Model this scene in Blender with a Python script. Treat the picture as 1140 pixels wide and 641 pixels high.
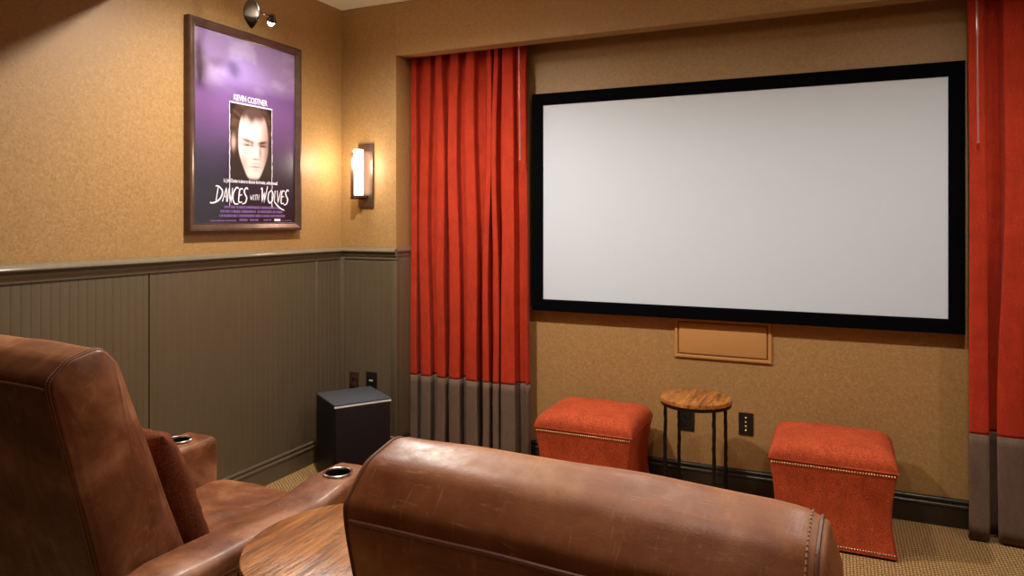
import bpy, bmesh, math, random
from mathutils import Vector, Matrix, noise
random.seed(7)
for o in list(bpy.data.objects): bpy.data.objects.remove(o)
S = bpy.context.scene; C = S.collection
PI = math.pi
# ---------------------------------------------------------------- camera, world, exposure
cam = bpy.data.cameras.new('camera'); co = bpy.data.objects.new('camera', cam); C.objects.link(co)
cam.sensor_width = 36; cam.lens = 36*795/1140; cam.shift_y = -(320.5-245)/1140
cam.clip_start = .02
co.location = (0, 0, 1.43); co.rotation_euler = (PI/2, 0, math.radians(24.5))
S.camera = co
w = bpy.data.worlds.new('world'); S.world = w; w.use_nodes = True
w.node_tree.nodes['Background'].inputs[0].default_value = (.02, .015, .01, 1)
w.node_tree.nodes['Background'].inputs[1].default_value = .3
S.view_settings.view_transform = 'Standard'; S.view_settings.look = 'None'
S.view_settings.gamma = 1; S.view_settings.exposure = 0.08
try: S.view_settings.use_curve_mapping = False
except Exception: pass
WARM = (1, .93, .83)
def spot(x, y, z, power, ang=150, blend=.6, size=.05, col=WARM, target=None):
    l = bpy.data.lights.new('spot_or_fill_lamp', 'SPOT'); l.energy = power; l.color = col
    l.spot_size = math.radians(ang); l.spot_blend = blend; l.shadow_soft_size = size
    o = bpy.data.objects.new('spot_or_fill_lamp', l); C.objects.link(o); o.location = (x, y, z)
    if target: o.rotation_euler = (Vector(target)-Vector((x, y, z))).to_track_quat('-Z', 'Y').to_euler()
    return o
# recessed downlights in the raised tray (a row along the screen); unseen ones added in the lower ceiling as fill
TRAY = [(-1.88, 2.47), (-.70, 2.47), (.40, 2.47), (1.50, 2.47)]
TRAYP = [185, 46, 62, 38]
LOW = [(-1.95, .95), (-.35, .95), (1.1, .95), (-.6, -1.1), (1.6, -1.1)]
FILLP = [11, 20, 15, 17, 8]
for (x, y), p in zip(TRAY, TRAYP): spot(x, y, 2.715, p, 164, .75, .045)
FILLA = [66, 95, 110, 150, 150]
for (x, y), p, a in zip(LOW, FILLP, FILLA): spot(x, y, 2.40, p, a, .8, .10)

# ---------------------------------------------------------------- materials
def mat(name, col, rough=.5, metal=0, **k):
    m = bpy.data.materials.new(name); m.use_nodes = True; b = m.node_tree.nodes['Principled BSDF']
    b.inputs['Base Color'].default_value = (*col, 1); b.inputs['Roughness'].default_value = rough
    b.inputs['Metallic'].default_value = metal
    for kk, v in k.items(): b.inputs[kk.replace('_', ' ')].default_value = v
    return m
class N:
    def __init__(s, m): s.t = m.node_tree; s.b = s.t.nodes['Principled BSDF']
    def n(s, typ, ins=None, **a):
        x = s.t.nodes.new(typ)
        for k, v in a.items(): setattr(x, k, v)
        for k, v in (ins or {}).items():
            if isinstance(v, bpy.types.NodeSocket): s.t.links.new(v, x.inputs[k])
            else: x.inputs[k].default_value = v
        return x
    def coord(s, scale=(1, 1, 1), rot=(0, 0, 0)):
        c = s.n('ShaderNodeTexCoord')
        return s.n('ShaderNodeMapping', {'Vector': c.outputs['Object'], 'Scale': scale, 'Rotation': rot}).outputs[0]
    def noise(s, v, sc, det=3, r=.5, dist=0): return s.n('ShaderNodeTexNoise', {'Vector': v, 'Scale': sc, 'Detail': det, 'Roughness': r, 'Distortion': dist}).outputs['Fac']
    def ramp(s, f, stops):
        x = s.n('ShaderNodeValToRGB', {'Fac': f}); e = x.color_ramp.elements
        while len(e) < len(stops): e.new(.5)
        for q, (p, c) in zip(e, stops): q.position = p; q.color = (*c, 1)
        return x.outputs[0]
    def mix(s, f, a, b, mode='MIX'):
        x = s.n('ShaderNodeMix', data_type='RGBA', blend_type=mode)
        for i, v in ((0, f), (6, a), (7, b)):
            if isinstance(v, bpy.types.NodeSocket): s.t.links.new(v, x.inputs[i])
            else: x.inputs[i].default_value = v if i == 0 else (*v, 1)
        return x.outputs[2]
    def math(s, op, a, b=0.0):
        x = s.n('ShaderNodeMath', operation=op)
        for i, v in ((0, a), (1, b)):
            if isinstance(v, bpy.types.NodeSocket): s.t.links.new(v, x.inputs[i])
            else: x.inputs[i].default_value = v
        return x.outputs[0]
    def col(s, c): s.t.links.new(c, s.b.inputs['Base Color'])
    def rough(s, c): s.t.links.new(c, s.b.inputs['Roughness'])
    def bump(s, h, st=.3, d=.002):
        x = s.n('ShaderNodeBump', {'Height': h, 'Strength': st, 'Distance': d}); s.t.links.new(x.outputs[0], s.b.inputs['Normal'])
def wallpaper(name, c1, c2, c3):
    m = mat(name, c1, .55); n = N(m); v = n.coord()
    vo = n.n('ShaderNodeTexVoronoi', {'Vector': v, 'Scale': 70}).outputs['Distance']
    a = n.noise(v, 75, 3, .6, 1.2); b = n.noise(v, 2.2, 2)
    c = n.ramp(a, [(.38, c1), (.52, c2), (.66, c3)])
    n.col(n.mix(.25, c, n.ramp(vo, [(0, c1), (.6, c3)])))
    n.bump(n.math('ADD', a, vo), .12, .0015); n.rough(n.ramp(a, [(.3, (.42,)*3), (.7, (.62,)*3)]))
    return m
M = {}
M['wallpaper'] = wallpaper('gold_wallpaper', (.295, .158, .052), (.35, .194, .067), (.415, .240, .090))
M['ceiling'] = mat('cream_ceiling', (.80, .70, .52), .85)
n = N(M['ceiling']); v = n.coord(); n.bump(n.noise(v, 120, 2), .08, .001)
def painted(name, c, rough=.35):
    m = mat(name, c, rough); n = N(m); v = n.coord((1, 1, .15)); a = n.noise(v, 30, 4)
    n.col(n.mix(a, tuple(x*.88 for x in c), tuple(x*1.1 for x in c))); n.bump(a, .06, .001); return m
M['wainscot'] = painted('olive_brown_paint', (.115, .084, .049), .33)
M['rail'] = painted('olive_brown_gloss_trim', (.165, .135, .09), .16)
M['base'] = painted('dark_brown_baseboard', (.030, .022, .015), .28)
# carpet: small woven loops in rows
m = M['carpet'] = mat('sisal_carpet', (.4, .25, .1), .95); n = N(m)
tc = n.n('ShaderNodeTexCoord').outputs['Object']; sx = n.n('ShaderNodeSeparateXYZ', {'Vector': tc})
wob = n.math('MULTIPLY', n.noise(tc, 60, 2), .010)
X = n.math('ADD', sx.outputs[0], wob); Y = n.math('ADD', sx.outputs[1], wob)
fx = n.math('MULTIPLY', X, 2*PI/.013); rowi = n.math('FLOOR', n.math('DIVIDE', X, .013))
fy = n.math('ADD', n.math('MULTIPLY', Y, 2*PI/.019), n.math('MULTIPLY', rowi, PI))
h = n.math('MULTIPLY', n.math('POWER', n.math('ABSOLUTE', n.math('SINE', n.math('MULTIPLY', fx, .5))), .6), n.math('ADD', .6, n.math('MULTIPLY', n.math('SINE', fy), .4)))
c = n.ramp(h, [(.1, (.13, .065, .02)), (.5, (.37, .21, .072)), (.95, (.68, .44, .18))])
n.col(n.mix(n.math('MULTIPLY', n.noise(tc, 5, 3), .35), c, (.30, .17, .06))); n.bump(h, .8, .004)
# leather
def leather(name, base, mid, worn, r0=.31, r1=.48):
    m = mat(name, base, .4); n = N(m); v = n.coord()
    a = n.noise(v, 5, 5, .6, .4); b = n.noise(v, 28, 5, .65); s = n.noise(n.coord((1, 9, 9), (.3, .5, .2)), 14, 4, .7, 1.5)
    s2 = n.noise(n.coord((14, 2, 2), (.1, .9, .7)), 8, 4, .7, 1)
    c = n.ramp(a, [(.36, base), (.50, mid), (.66, worn)])
    c = n.mix(n.math('MULTIPLY', b, .30), c, mid)
    sc = n.ramp(s, [(.58, (0, 0, 0)), (.72, (.6,)*3)]); sc2 = n.ramp(s2, [(.60, (0, 0, 0)), (.74, (.6,)*3)])
    c = n.mix(sc, c, worn); c = n.mix(sc2, c, worn); n.col(c)
    g = n.n('ShaderNodeTexVoronoi', {'Vector': v, 'Scale': 420}).outputs['Distance']
    wr = n.noise(n.coord((1, 1, 1)), 9, 3, .5, .6)
    hh = n.math('ADD', n.math('MULTIPLY', g, .05), n.math('ADD', n.math('MULTIPLY', b, .22), wr))
    n.b.inputs['Specular IOR Level'].default_value = .38; n.bump(hh, .35, .004); n.rough(n.ramp(b, [(.3, (r0,)*3), (.7, (r1,)*3)])); return m
M['leather'] = leather('distressed_saddle_leather', (.115, .034, .013), (.215, .075, .031), (.42, .19, .09))
M['leather_lit'] = leather('lit_distressed_leather', (.24, .066, .020), (.42, .145, .050), (.66, .32, .14), .36, .54)  # same leather, lightened: the near recliner's stronger light is put into the colour
M['seam'] = mat('leather_piping', (.20, .075, .035), .45)
M['stitch'] = mat('tan_thread', (.50, .27, .14), .7)
def fabric(name, a_, b_, sc=350, sheen=.25, rough=.85, big=.35):
    m = mat(name, a_, rough, Sheen_Weight=sheen, Sheen_Roughness=.4); n = N(m); v = n.coord()
    x = n.noise(v, sc, 2, .6); y = n.noise(v, 9, 4, .6)
    c = n.mix(n.ramp(x, [(.35, (0, 0, 0)), (.65, (1, 1, 1))]), a_, b_)
    m.node_tree.nodes['Principled BSDF'].inputs['Specular IOR Level'].default_value = .2
    z_ = n.noise(n.coord((1, 1, .25)), 40, 4, .7); y = n.ramp(n.math('ADD', n.math('MULTIPLY', y, .5), n.math('MULTIPLY', z_, .5)), [(.42, (0, 0, 0)), (.60, (1, 1, 1))])
    n.col(n.mix(n.math('MULTIPLY', y, big), c, tuple(q*.55 for q in a_))); n.bump(x, .35, .0015); return m
M['red'] = fabric('red_orange_velvet_drape', (.36, .024, .008), (.52, .044, .014), 260, .04)
M['taupe'] = fabric('taupe_velvet_border', (.125, .078, .054), (.175, .112, .082), 260, .08)
M['ottoman'] = fabric('orange_red_tweed', (.30, .036, .012), (.66, .115, .036), 240, .0)
M['pillow'] = fabric('rust_velvet', (.085, .018, .005), (.19, .048, .012), 200, 0, .8)
M['iron'] = mat('hammered_black_iron', (.018, .015, .013), .45, .7)
n = N(M['iron']); n.bump(n.noise(n.coord(), 60, 2), .5, .003)
M['black'] = mat('black_felt_frame', (.0015, .0015, .002), .9, 0, Specular_IOR_Level=.04)
M['screen'] = mat('matte_projection_screen', (.57, .63, .71), .8)
M['plastic'] = mat('black_plastic', (.010, .008, .008), .3)
M['brownplastic'] = mat('brown_plastic', (.045, .018, .012), .35)
M['slot'] = mat('slot_dark', (.002, .002, .002), .6)
M['brass'] = mat('antique_brass', (.85, .68, .42), .32, 1)
M['bronze'] = mat('brushed_bronze', (.17, .10, .07), .38, .75)
n = N(M['bronze']); n.bump(n.noise(n.coord((1, 1, 12)), 60, 3), .15, .001)
M['chrome'] = mat('bright_chrome', (.80, .80, .80), .2, 1)
M['satin'] = mat('satin_silver_strip', (.62, .62, .62), .3, .2)
M['gun'] = mat('polished_gunmetal', (.20, .20, .21), .14, 1)
M['tanpanel'] = mat('tan_speaker_cloth', (.46, .22, .062), .8)
n = N(M['tanpanel']); n.bump(n.noise(n.coord(), 500, 1), .3, .001)
M['cab'] = mat('black_ash_cabinet', (.006, .005, .005), .5, 0, Specular_IOR_Level=.25)
M['grille'] = mat('aubergine_grille_cloth', (.011, .005, .006), .8, 0, Specular_IOR_Level=.2)
n = N(M['grille']); n.bump(n.noise(n.coord(), 600, 1), .3, .001)
M['cabtop'] = mat('slate_vinyl_top', (.060, .070, .085), .33)
n = N(M['cabtop']); v = n.coord((1, 5, 1)); n.bump(n.noise(v, 70, 3), .25, .001)
n.col(n.mix(n.noise(v, 50, 3), (.04, .045, .055), (.10, .115, .135)))
def wood(name, sc=1.0):
    m = mat(name, (.4, .18, .06), .3); n = N(m); v = n.coord((4.5*sc, .5*sc, 3))
    a = n.noise(v, 7, 6, .65, .8); f = n.noise(n.coord((20*sc, 1.0*sc, 3)), 6, 4, .7, .3)
    c = n.ramp(a, [(.28, (.085, .030, .010)), (.42, (.24, .080, .018)), (.56, (.44, .165, .036)), (.75, (.58, .25, .062))])
    dk = n.ramp(f, [(.56, (0, 0, 0)), (.68, (.8,)*3)])
    kn = n.noise(n.coord((5, 2.5, 3)), 5, 3, .6, .5); kk = n.ramp(kn, [(.62, (0, 0, 0)), (.72, (.85,)*3)])
    c = n.mix(dk, c, (.10, .04, .018)); c = n.mix(kk, c, (.075, .035, .02))
    # plank joints
    sx = n.n('ShaderNodeSeparateXYZ', {'Vector': n.n('ShaderNodeTexCoord').outputs['Object']}).outputs[0]
    fr = n.math('FRACT', n.math('ADD', n.math('DIVIDE', sx, .09/sc), .37)); j = n.ramp(fr, [(0, (1, 1, 1)), (.018, (0, 0, 0))])
    c = n.mix(j, c, (.04, .015, .006)); n.col(c)
    n.bump(n.math('ADD', a, n.math('MULTIPLY', f, 1.3)), .55, .003)
    n.rough(n.ramp(f, [(.3, (.24,)*3), (.7, (.40,)*3)])); return m
M['wood'] = wood('reclaimed_plank_wood'); M['wood2'] = wood('small_plank_wood', 1.25)
def emit(name, col, st):
    m = mat(name, col, .5); b = m.node_tree.nodes['Principled BSDF']
    b.inputs['Emission Color'].default_value = (*col, 1); b.inputs['Emission Strength'].default_value = st; return m
M['bulb'] = emit('lamp_lens', (1, .93, .8), 6)
M['coolbulb'] = emit('cool_halogen_lens', (.85, .94, 1), 60)
M['shade'] = emit('lit_frosted_glass', (1, .90, .74), 5.0)
M['wand'] = mat('clear_acrylic', (.75, .35, .30), .08, 0, Transmission_Weight=.6)
M['whiteprint'] = mat('white_print', (.80, .78, .85), .4)
M['purpleprint'] = mat('purple_print', (.22, .12, .32), .4)

# ---------------------------------------------------------------- mesh helpers
def link(name, me, m=None, parent=None, smooth=None):
    o = bpy.data.objects.new(name, me); C.objects.link(o)
    if m: me.materials.append(m)
    if parent: o.parent = parent
    if smooth is not None:
        for p in me.polygons: p.use_smooth = True
        me.set_sharp_from_angle(angle=math.radians(smooth))
    return o
def mk(name, vs, fs, m, parent=None, smooth=None, fix=True):
    me = bpy.data.meshes.new(name); me.from_pydata([tuple(v) for v in vs], [], fs); me.update()
    if fix:
        b = bmesh.new(); b.from_mesh(me); bmesh.ops.recalc_face_normals(b, faces=b.faces); b.to_mesh(me); b.free()
    return link(name, me, m, parent, smooth)
def frombm(name, b, m, parent=None, smooth=35):
    bmesh.ops.recalc_face_normals(b, faces=b.faces)
    me = bpy.data.meshes.new(name); b.to_mesh(me); b.free(); return link(name, me, m, parent, smooth)
def box(b, x0, x1, y0, y1, z0, z1, bev=0, seg=2, mtx=None):
    t = bmesh.new(); bmesh.ops.create_cube(t, size=1)
    for v in t.verts: v.co = Vector(((x0+x1)/2+v.co.x*(x1-x0), (y0+y1)/2+v.co.y*(y1-y0), (z0+z1)/2+v.co.z*(z1-z0)))
    if bev: bmesh.ops.bevel(t, geom=list(t.edges), offset=bev, segments=seg, profile=.5, affect='EDGES')
    if mtx: bmesh.ops.transform(t, matrix=mtx, verts=t.verts)
    me = bpy.data.meshes.new('t'); t.to_mesh(me); t.free(); b.from_mesh(me); bpy.data.meshes.remove(me)
def cyl(b, p0, p1, r0, r1=None, seg=20, cap=True):
    p0 = Vector(p0); p1 = Vector(p1); r1 = r0 if r1 is None else r1
    q = (p1-p0).to_track_quat('Z', 'Y').to_matrix().to_4x4(); q.translation = (p0+p1)/2
    bmesh.ops.create_cone(b, cap_ends=cap, segments=seg, radius1=r0, radius2=r1, depth=(p1-p0).length, matrix=q)
def lathe(b, prof, c, seg=48, axis=Matrix.Identity(3)):
    rings = []
    for r, z in prof:
        rings.append([b.verts.new(Vector(c)+axis@Vector((r*math.cos(2*PI*i/seg), r*math.sin(2*PI*i/seg), z))) for i in range(seg)] if r > 1e-6 else [b.verts.new(Vector(c)+axis@Vector((0, 0, z)))])
    for A, B in zip(rings, rings[1:]):
        for i in range(seg):
            j = (i+1) % seg
            if len(A) == 1 and len(B) == 1: continue
            if len(A) == 1: b.faces.new((A[0], B[i], B[j]))
            elif len(B) == 1: b.faces.new((A[i], A[j], B[0]))
            else: b.faces.new((A[i], A[j], B[j], B[i]))
def tube(b, pts, r, seg=8, closed=False):
    pts = [Vector(p) for p in pts]; n_ = len(pts); rings = []; up = None
    for i, p in enumerate(pts):
        a = pts[(i-1) % n_] if (closed or i > 0) else p; c = pts[(i+1) % n_] if (closed or i < n_-1) else p
        t = (c-a).normalized()
        if up is None: up = t.orthogonal().normalized()
        up = (up-t*up.dot(t)).normalized(); s = t.cross(up)
        rr = r(i/(n_-1)) if callable(r) else r
        rings.append([b.verts.new(p+(up*math.cos(2*PI*k/seg)+s*math.sin(2*PI*k/seg))*rr) for k in range(seg)])
    for i in range(n_ if closed else n_-1):
        A, B = rings[i], rings[(i+1) % n_]
        for k in range(seg): b.faces.new((A[k], A[(k+1) % seg], B[(k+1) % seg], B[k]))
    if not closed: b.faces.new(rings[0]); b.faces.new(rings[-1])
def tag(o, label=None, cat=None, group=None, kind=None):
    if label: o['label'] = label
    if cat: o['category'] = cat
    if group: o['group'] = group
    if kind: o['kind'] = kind
    return o
def thing(name, label, cat, loc=(0, 0, 0), rz=0, group=None):
    o = bpy.data.objects.new(name, None); C.objects.link(o); o.location = loc; o.rotation_euler = (0, 0, rz)
    o.empty_display_size = .1; return tag(o, label, cat, group)
def sbox(name, args, m, parent=None, bev=0):
    b = bmesh.new(); box(b, *args, bev=bev); o = frombm(name, b, m, parent, 35)
    if not parent: o['kind'] = 'structure'
    return o
def children(o): return [c for c in bpy.data.objects if c.parent == o]
def copy_tree(o, parent=None):
    c = o.copy(); C.objects.link(c)
    if parent: c.parent = parent
    for ch in children(o): copy_tree(ch, c)
    return c
def round_poly(pts, radii, step=.03, arc=6):
    """closed polygon (y,z) with rounded corners, straight runs subdivided"""
    out = []; n_ = len(pts); P = [Vector(p) for p in pts]; segs = []
    for i in range(n_):
        a, p, c = P[i-1], P[i], P[(i+1) % n_]; r = radii[i]
        u = (a-p).normalized(); v = (c-p).normalized(); ang = math.acos(max(-1, min(1, u.dot(v))))
        d = min(r/math.tan(ang/2), (a-p).length*.48, (c-p).length*.48)
        s, e = p+u*d, p+v*d; arcp = []
        for k in range(arc+1):
            t = k/arc; arcp.append(s*(1-t)**2+p*2*t*(1-t)+e*t*t)
        segs.append(arcp)
    for i in range(n_):
        out += segs[i]; a = segs[i][-1]; c = segs[(i+1) % n_][0]; L = (c-a).length; k = int(L/step)
        for q in range(1, k+1): out.append(a.lerp(c, q/(k+1)))
    return out
def prism_soft(prof, x0, x1, r=.025, nx=18, rend=5, capr=4, disp=None):
    """soft upholstered body: profile in (y,z) swept along x, rounded ends and closed caps"""
    n_ = len(prof); nor = []
    area = sum(prof[i].x*prof[(i+1) % n_].y-prof[(i+1) % n_].x*prof[i].y for i in range(n_)); sg = 1 if area > 0 else -1
    for i in range(n_):
        t = (prof[(i+1) % n_]-prof[i-1]).normalized(); nor.append(Vector((t.y, -t.x))*sg)
    cen = sum(prof, Vector((0, 0)))/n_; st = []
    for k in range(capr): st.append((x0, r, .12+.88*k/capr))
    for k in range(rend+1):
        t = k/rend*PI/2; st.append((x0+r*(1-math.sin(t)) if 1 else 0, r*(1-math.cos(PI/2-t)) if 0 else r*(1-math.sin(t)), 1)) if False else st.append((x0+r*(1-math.cos(t)), r*(1-math.sin(t)), 1))
    for k in range(1, nx): st.append((x0+r+(x1-x0-2*r)*k/nx, 0, 1))
    for k in range(rend+1):
        t = PI/2-k/rend*PI/2; st.append((x1-r*(1-math.cos(t)), r*(1-math.sin(t)), 1))
    for k in range(capr-1, -1, -1): st.append((x1, r, .12+.88*k/capr))
    vs = []; fs = []
    for (x, off, sc) in st:
        for p, q in zip(prof, nor):
            pt = cen+(p-q*off-cen)*sc; vs.append(Vector((x, pt.x, pt.y)))
    for a in range(len(st)-1):
        for i in range(n_):
            j = (i+1) % n_; fs.append((a*n_+i, a*n_+j, (a+1)*n_+j, (a+1)*n_+i))
    fs.append(tuple(range(n_))); fs.append(tuple(range((len(st)-1)*n_, len(st)*n_)))
    if disp: vs = [disp(v) for v in vs]
    return vs, fs

# ---------------------------------------------------------------- room shell
XL, XR, YB, YN, YS = -2.82, 3.3, -2.6, 3.62, 3.89
CZ, LZ = 2.74, 2.42
NX = -2.416
sbox('floor', (XL-.1, XR+.1, YB-.1, YS+.1, -.1, 0), M['carpet'])
sbox('ceiling', (XL-.1, XR+.1, 2.12, YS+.1, CZ, CZ+.1), M['ceiling'])
sbox('ceiling', (XL, XR, YB, 2.12, LZ, CZ+.1), M['ceiling'])
sbox('wall_left', (XL-.1, XL, YB-.1, YS+.1, 0, CZ), M['wallpaper'])
sbox('wall_screen', (XL, XR, YS, YS+.1, 0, CZ), M['wallpaper'])
sbox('wall_right', (XR, XR+.1, YB-.1, YS+.1, 0, CZ), M['wallpaper'])
sbox('wall_rear', (XL, XR, YB-.1, YB, 0, CZ), M['wallpaper'])
sbox('wall_alcove_left', (XL, NX, YN, YS, 0, CZ), M['wallpaper'], None, .004)
sbox('wall_alcove_right', (1.33, XR, YN, YS, 0, CZ), M['wallpaper'], None, .004)
sbox('wall_header', (NX-.01, 1.34, YN-.0002, YN+.10, LZ, CZ), M['wallpaper'], None, .004)
tn = [0]
def run(name, prof, p0, p1, nrm, m):
    """extrude a moulding profile (out, z) along the wall from p0 to p1"""
    a = Vector((*p0, 0)); c = Vector((*p1, 0)); nn = Vector((*nrm, 0)); k = len(prof)
    vs = [a+nn*o_+Vector((0, 0, z)) for o_, z in prof]+[c+nn*o_+Vector((0, 0, z)) for o_, z in prof]
    fs = [(i, (i+1) % k, k+(i+1) % k, k+i) for i in range(k)]+[tuple(range(k)), tuple(range(k, 2*k))]
    o = mk(name, vs, fs, m, None, 40); o['kind'] = 'structure'; return o
basep = [(0, 0), (.016, 0), (.016, .088), (.020, .092), (.021, .098), (.018, .104), (.013, .107), (.012, .112), (.016, .116), (.017, .122), (.014, .128), (.006, .132), (0, .132)]
railp = [(.006, 1.192), (.014, 1.192), (.016, 1.198), (.017, 1.208), (.024, 1.214), (.026, 1.222), (.022, 1.228), (.030, 1.233), (.038, 1.236), (.042, 1.241), (.041, 1.247), (.034, 1.253), (.018, 1.260), (.006, 1.263)]
# beadboard panels: real grooves every 38 mm
def beadboard(name, p0, p1, nrm, z0=.13, z1=1.20, skip=()):
    a = Vector((*p0, 0)); d = Vector((*p1, 0))-a; L = d.length; d.normalize(); nn = Vector((*nrm, 0)); sp = .0375; pts = [(0, .008)]
    k = 1
    while k*sp < L-.02:
        s = k*sp; pts += [(s-.0035, .008), (s-.0015, .0074), (s, .0074), (s+.0012, .0081), (s+.003, .0082), (s+.006, .008)]; k += 1
    pts.append((L, .008)); vs = []
    for s, o_ in pts:
        for z in (z0, z1): vs.append(a+d*s+nn*o_+Vector((0, 0, z)))
    fs = [(2*i, 2*i+2, 2*i+3, 2*i+1) for i in range(len(pts)-1)]
    n0 = len(vs); vs += [a+Vector((0, 0, z0)), a+Vector((0, 0, z1)), a+d*L+Vector((0, 0, z0)), a+d*L+Vector((0, 0, z1))]
    fs += [(0, 1, n0+1, n0), (n0-2, n0-1, n0+3, n0+2)]
    o = mk(name, vs, fs, M['wainscot'], None, 25); o['kind'] = 'structure'; return o
beadboard('trim_1', (XL, 2.245), (XL, YN-.03), (1, 0))
beadboard('trim_2', (XL, -.9), (XL, 2.238), (1, 0))
beadboard('trim_3', (XL, YB), (XL, -.907), (1, 0))
beadboard('trim_4', (XL+.03, YN), (NX-.03, YN), (0, -1))
sbox('trim_5', (XL, XL+.03, YN-.03, YN, .13, 1.2), M['wainscot'], None, .004)
sbox('trim_6', (NX-.03, NX+.010, YN-.010, YN+.02, .13, 1.2), M['wainscot'], None, .003)
sbox('trim_7', (NX, NX+.009, YN+.02, YS, .13, 1.2), M['wainscot'], None, .002)
sbox('trim_8', (XL, XL+.0115, 3.365, 3.385, .13, 1.2), M['wainscot'], None, .003)
run('trim_9', railp, (XL, YB), (XL, YN), (1, 0), M['rail'])
run('trim_10', railp, (XL, YN), (NX+.014, YN), (0, -1), M['rail'])
run('trim_11', [(o_*.33, z) for o_, z in railp], (NX, YN-.001), (NX, YS), (1, 0), M['rail'])
run('baseboard_left', basep, (XL, YB), (XL, YN), (1, 0), M['wainscot'])
run('baseboard_alcove', basep, (XL, YN), (NX+.02, YN), (0, -1), M['rail'])
run('baseboard_alcove_side', basep, (NX, YN-.02), (NX, YS), (1, 0), M['base'])
run('baseboard_screen', basep, (NX, YS), (1.33, YS), (0, -1), M['base'])
run('baseboard_right', basep, (XR, YB), (XR, YN), (-1, 0), M['rail'])
run('baseboard_rear', basep, (XL, YB), (XR, YB), (0, 1), M['rail'])

# recessed downlights (trim ring > lens), lamps above sit in them; lower-ceiling ones are added for fill
DL = ['in front of the framed poster', 'in front of the left half of the projection screen', 'in front of the right half of the projection screen', 'in front of the right curtain', 'over the recliner at left, added unseen for fill light', 'over the foreground recliner, added unseen for fill light', 'right of the foreground recliner, added unseen for fill light', 'behind the camera, left of the pair, added unseen for fill light', 'behind the camera, right of the pair, added unseen for fill light']
for k, (x, y) in enumerate(TRAY+LOW):
    z = CZ if k < len(TRAY) else LZ
    b = bmesh.new(); lathe(b, [(.042, -.001), (.045, -.006), (.060, -.006), (.064, 0), (.042, 0), (.042, -.001)], (x, y, z), 32)
    t = thing('downlight', 'round recessed downlight '+DL[k], 'downlight', (x, y, z), 0, 'recessed downlights in the ceiling')
    b2 = bmesh.new(); bmesh.ops.translate(b, verts=b.verts, vec=(-x, -y, -z)); frombm('trim_ring', b, M['ceiling'], t)
    lathe(b2, [(0, -.0015), (.042, -.0015), (.042, 0), (0, 0)], (0, 0, 0), 32); frombm('lens', b2, M['bulb'], t)

# ---------------------------------------------------------------- projection screen
SX0, SX1, SZ0, SZ1, SYF = -1.619, .533, .906, 2.162, 3.83
t = thing('projection_screen', 'wide blank projection screen with a broad black border', 'projection screen', ((SX0+SX1)/2, YS, SZ0))
ox, oz = (SX0+SX1)/2, SZ0
def frame_mesh(b, x0, x1, z0, z1, wd, y0, y1, prof=None):
    # mitred frame, prof list of (inset fraction, y)
    prof = prof or [(0, y1), (0, y0+.004), (.06, y0), (.9, y0), (1, y0+.006), (1, y1)]
    rings = []
    for f, y in prof:
        i = f*wd; rings.append([b.verts.new((x, y, z)) for x, z in ((x0+i, z0+i), (x1-i, z0+i), (x1-i, z1-i), (x0+i, z1-i))])
    m_ = len(rings)
    for a in range(m_):
        A, B = rings[a], rings[(a+1) % m_]
        for k in range(4): b.faces.new((A[k], A[(k+1) % 4], B[(k+1) % 4], B[k]))
b = bmesh.new(); frame_mesh(b, SX0-ox, SX1-ox, 0, SZ1-SZ0, .067, SYF-YS, -.012)
frombm('screen_frame', b, M['black'], t, 20)
b = bmesh.new(); box(b, SX0-ox+.06, SX1-ox-.06, -.048, -.020, .06, SZ1-SZ0-.06); frombm('screen_surface', b, M['screen'], t)
for sx in (-.7, .7):
    b = bmesh.new(); box(b, sx-.03, sx+.03, -.022, 0, .15, SZ1-SZ0-.15); frombm('wall_bracket', b, M['iron'], t)

# ---------------------------------------------------------------- in-wall speaker panel under the screen
t = thing('wall_speaker', 'tan cloth speaker panel set in the wall under the projection screen', 'speaker', (-.554, YS, .691))
b = bmesh.new(); frame_mesh(b, -.248, .248, 0, .215, .020, -.012, 0, [(0, 0), (0, -.009), (.25, -.012), (.75, -.012), (1, -.004), (1, 0)])
frombm('frame', b, M['tanpanel'], t, 20)
b = bmesh.new(); box(b, -.226, .226, -.013, -.001, .022, .193, bev=.009, seg=4); frombm('grille', b, M['tanpanel'], t)

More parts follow.
